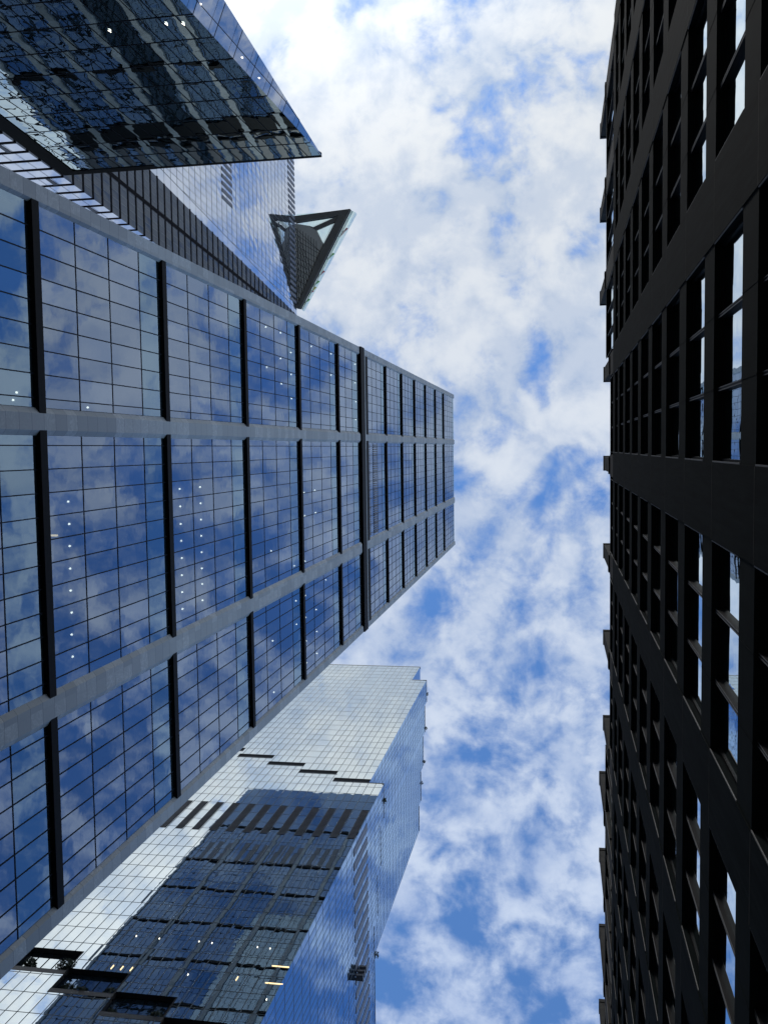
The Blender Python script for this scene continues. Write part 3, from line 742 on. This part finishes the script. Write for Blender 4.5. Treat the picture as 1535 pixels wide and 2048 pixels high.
# fascia facet
Fe = lambda z: Vector((-31.2 - .085 * (ZK - z), -39.7 - .226 * (ZK - z), z))
m = MB(); mm = MB()
def lines(p, q, wd, nrm):
    d = (q - p).normalized(); s_ = d.cross(nrm).normalized() * wd / 2; mm.poly([p - s_ + nrm * .03, p + s_ + nrm * .03, q + s_ + nrm * .03, q - s_ + nrm * .03])
fnrm = (Fe(60) - Fe(100)).cross(kp(Ee(60), 60) - Fe(60)).normalized()
if fnrm.x < 0: fnrm = -fnrm
for i in range(len(zs) - 1):
    z0, z1 = zs[i], zs[i + 1]
    e0, e1 = kp(Ee(z0), z0), kp(Ee(z1), z1); f0, f1 = Fe(z0), Fe(z1)
    # two or three panes per storey, split by lines parallel to the lower edge
    def at(z, s):
        e, f = kp(Ee(z), z), Fe(z); d = (f - e); L = d.length
        return e + d * min(1, s / max(L, .01))
    ss = [0, 1.3, 4.8, 9.5, 20]
    Lz = (f0 - e0).length
    for a_, b_ in zip(ss[:-1], ss[1:]):
        if a_ < Lz: m.poly([at(z0, a_), at(z0, b_), at(z1, b_), at(z1, a_)])
        if 0 < a_ < Lz: lines(at(z0, a_), at(z1, a_), .06, fnrm)
    lines(e0, f0, .07, fnrm)
    zm = z0 + (z1 - z0) * .72; lines(kp(Ee(zm), zm), Fe(zm), .03, fnrm)
g = m.build('fascia', 'glass_fascia', T4); mm.build('mullion_grid', 'mullion', g)
# closing faces behind
m = MB()
zb = zs[0]
m.poly([kp(-69.3, ZK, -.6), kp(-31.4, ZK, -.6), (-92, -84, ZK - .4)])
m.build('roof', 'roofm', T4)
m = MB(); m.poly([Fe(ZK), Fe(zb), (-80, -72, zb), (-92, -84, ZK)]); m.poly([(-80, -72, zb), (-69.4, -52, zb), kp(-69.4, ZK, -1.2), (-92, -84, ZK)])
m.box(-76, -48, -72, -53, GROUND, zb); m.build('side_facade', 'glass_fascia', T4)
for (px, py) in [(220, 61), (333, 47), (367, 47)]:
    r = ray(px, py); n = NK; t = (OK_.dot(n)) / r.dot(n); p = r * t + n * .05; m = MB()
    m.prism([(p.x - .12, p.z - .2), (p.x + .1, p.z - .1), (p.x + .05, p.z + .22)], lambda a, b, h, p=p: (a, p.y + h + .115 * (b - p.z), b), .02, .06); m.build('ceiling_light', 'lamp', T4, flip=True)
for (px, py) in [(401, 8), (484, 115), (518, 156)]:
    r = ray(px, py); t = (Fe(100).dot(fnrm)) / r.dot(fnrm); p = r * t + fnrm * .06; m = MB()
    m.box(p.x - .05, p.x + .05, p.y - .06, p.y + .06, p.z - .06, p.z + .06); m.build('ceiling_light', 'lamp', T4)

# ================================================================== 5. black building on the right, close overhead
T5 = empty('black_building', (7, 4, GROUND))
tag(T5, 'near black masonry building towering overhead with deep recessed windows and stubby pier tops', 'building')
XR, RD, PB, PW_, PH = 3.25, .215, 6.28, 1.67, 4.49
XG = XR + RD
kk = range(-4, 10)
pc = {k: 1.2 + PB * k for k in kk}
sbot = [3.35 + PH * i for i in range(0, 13)]            # undersides of the spandrels
TOPM, ATT_C, ATT_O, TIP_C, TIP_O = 57.85, 62.0, 67.6, 69.4, 75.6
mid = lambda k: -1 <= k <= 3 and True
for k in kk:
    y = pc[k]; wd = PW_ / 2
    m = MB(); m.box(XR, XR + 1.3, y - wd, y + wd, GROUND, TOPM)
    for q in range(16): m.box(XR - .002, XR + .05, y - wd + .01, y + wd - .01, 3.33 + 4.49 * q - .015, 3.33 + 4.49 * q + .015, 1) if 3.33 + 4.49 * q < 57 else None
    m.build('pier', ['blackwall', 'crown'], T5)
    inner = -1 <= k <= 3
    top, tip_ = (ATT_C, TIP_C) if inner else (ATT_O, TIP_O)
    a = .68
    m = MB()
    m.box(XR + .03, XR + 1.2, y - a, y + a, TOPM + .002, top)
    m.box(XR - .05, XR + 1.1, y - a + .12, y + a - .12, top - .2, top + .5)
    m.box(XR + .02, XR + 1.0, y - .47, y + .47, top + .5, tip_)
    m.box(XR - .02, XR + 1.05, y - .53, y + .53, tip_, tip_ + .4)
    if not inner: m.box(XR + .06, XR + 1.3, y - .8, y + .8, top - 5.5, top - 1.0)
    m.build('pier_crown', 'crown', T5)
mb = MB()
for i, z in enumerate(sbot):
    m = MB(); m.box(XR + .025, XR + 1.1, pc[kk[0]], pc[kk[-1]], z, z + 1.36)
    for k in kk[:-1]:
        a, b = pc[k] + PW_ / 2, pc[k + 1] - PW_ / 2
        for q in (1, 2):
            yq = a + (b - a) * q / 3; m.box(XR + .019, XR + .027, yq - .012, yq + .012, z + .02, z + 1.34, 1)
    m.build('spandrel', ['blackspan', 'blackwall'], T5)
m = MB(); m.box(XR + .03, XR + 1.1, pc[kk[0]], pc[kk[-1]], TOPM - 1.2, TOPM + .25); m.build('spandrel', 'blackspan', T5)
m = MB(); m.box(XR + .05, XR + 1.1, pc[kk[0]], pc[-1] - 1, ATT_O - .8, ATT_O); m.box(XR + .05, XR + 1.1, pc[3] + 1, pc[kk[-1]], ATT_O - .8, ATT_O); m.box(XR + .05, XR + 1.1, pc[-1] - 1, pc[3] + 1, ATT_C - .55, ATT_C)
m.build('attic_cornice', 'blackspan', T5)
m = MB(); m.box(XG + .25, XG + .6, pc[kk[0]], pc[kk[-1]], GROUND, ATT_C - .6); m.box(XG + .25, XG + .6, pc[kk[0]], pc[-1] - 1, ATT_C - .6, ATT_O - .1); m.box(XG + .25, XG + .6, pc[3] + 1, pc[kk[-1]], ATT_C - .6, ATT_O - .1)
m.box(XG + .6, 22, pc[kk[0]], pc[kk[-1]], GROUND, ATT_C - .7); m.box(8, 22, pc[kk[0]], pc[kk[-1]], ATT_C - .7, 73); m.build('wall', 'dark', T5)
# windows: one part per opening; the hundred nearest are parts, the rest one stuff part
WIN = []
for k in kk[:-1]:
    a, b = pc[k] + PW_ / 2, pc[k + 1] - PW_ / 2
    zl = sbot + [TOPM - 1.2]
    for i in range(len(zl) - 1): WIN.append((math.hypot((a + b) / 2, zl[i]), a, b, zl[i] + 1.36, zl[i + 1]))
    inner = -1 <= k < 3
    WIN.append((90, a, b, TOPM + .25, ATT_C - .55))
    if not inner: WIN.append((95, a, b, ATT_C - .55, ATT_O - .8))
WIN.sort()
def window_mesh(ws):
    g, f, tr = MB(), MB(), MB()
    for (_, a, b, z0, z1) in ws:
        for q in range(3):
            y0, y1 = a + (b - a) * q / 3, a + (b - a) * (q + 1) / 3
            j = [random.uniform(-.004, .004) for _ in range(4)]
            g.poly([(XG + j[0], y0, z0 - .4), (XG + j[1], y0, z1), (XG + j[2], y1, z1), (XG + j[3], y1, z0 - .4)])
        for q in (1, 2):
            yq = a + (b - a) * q / 3; f.box(XG - .10, XG + .08, yq - .045, yq + .045, z0 - .3, z1)
            tr.box(XG - .108, XG - .101, yq - .04, yq - .02, z0 - .3, z1); tr.box(XG - .108, XG - .101, yq + .02, yq + .04, z0 - .3, z1)
        f.box(XG - .03, XG + .08, a, b, z1 - .10, z1 + .05); f.box(XG - .03, XG + .08, a, b, z0 - .4, z0 + .16)
        f.box(XG - .035, XG + .08, a - .02, a + .07, z0 - .3, z1 - .001); f.box(XG - .035, XG + .08, b - .07, b + .02, z0 - .3, z1 - .001)
        tr.box(XR + .01, XR + .03, a + .001, a + .03, z0 + .02, z1 - .02); tr.box(XR + .01, XR + .03, b - .03, b - .001, z0 + .02, z1 - .02)
    return g, f, tr
for wv_ in WIN[:100]:
    g, f, tr = window_mesh([wv_])
    go = g.build('window', 'glass_r', T5); f.build('window_frame', 'frame', go); tr.build('reveal_trim', 'metaltrim', go)
g, f, tr = window_mesh(WIN[100:])
go = g.build('window', 'glass_r', T5); go['kind'] = 'stuff'
f.build('window_frame', 'frame', go); tr.build('reveal_trim', 'metaltrim', go)
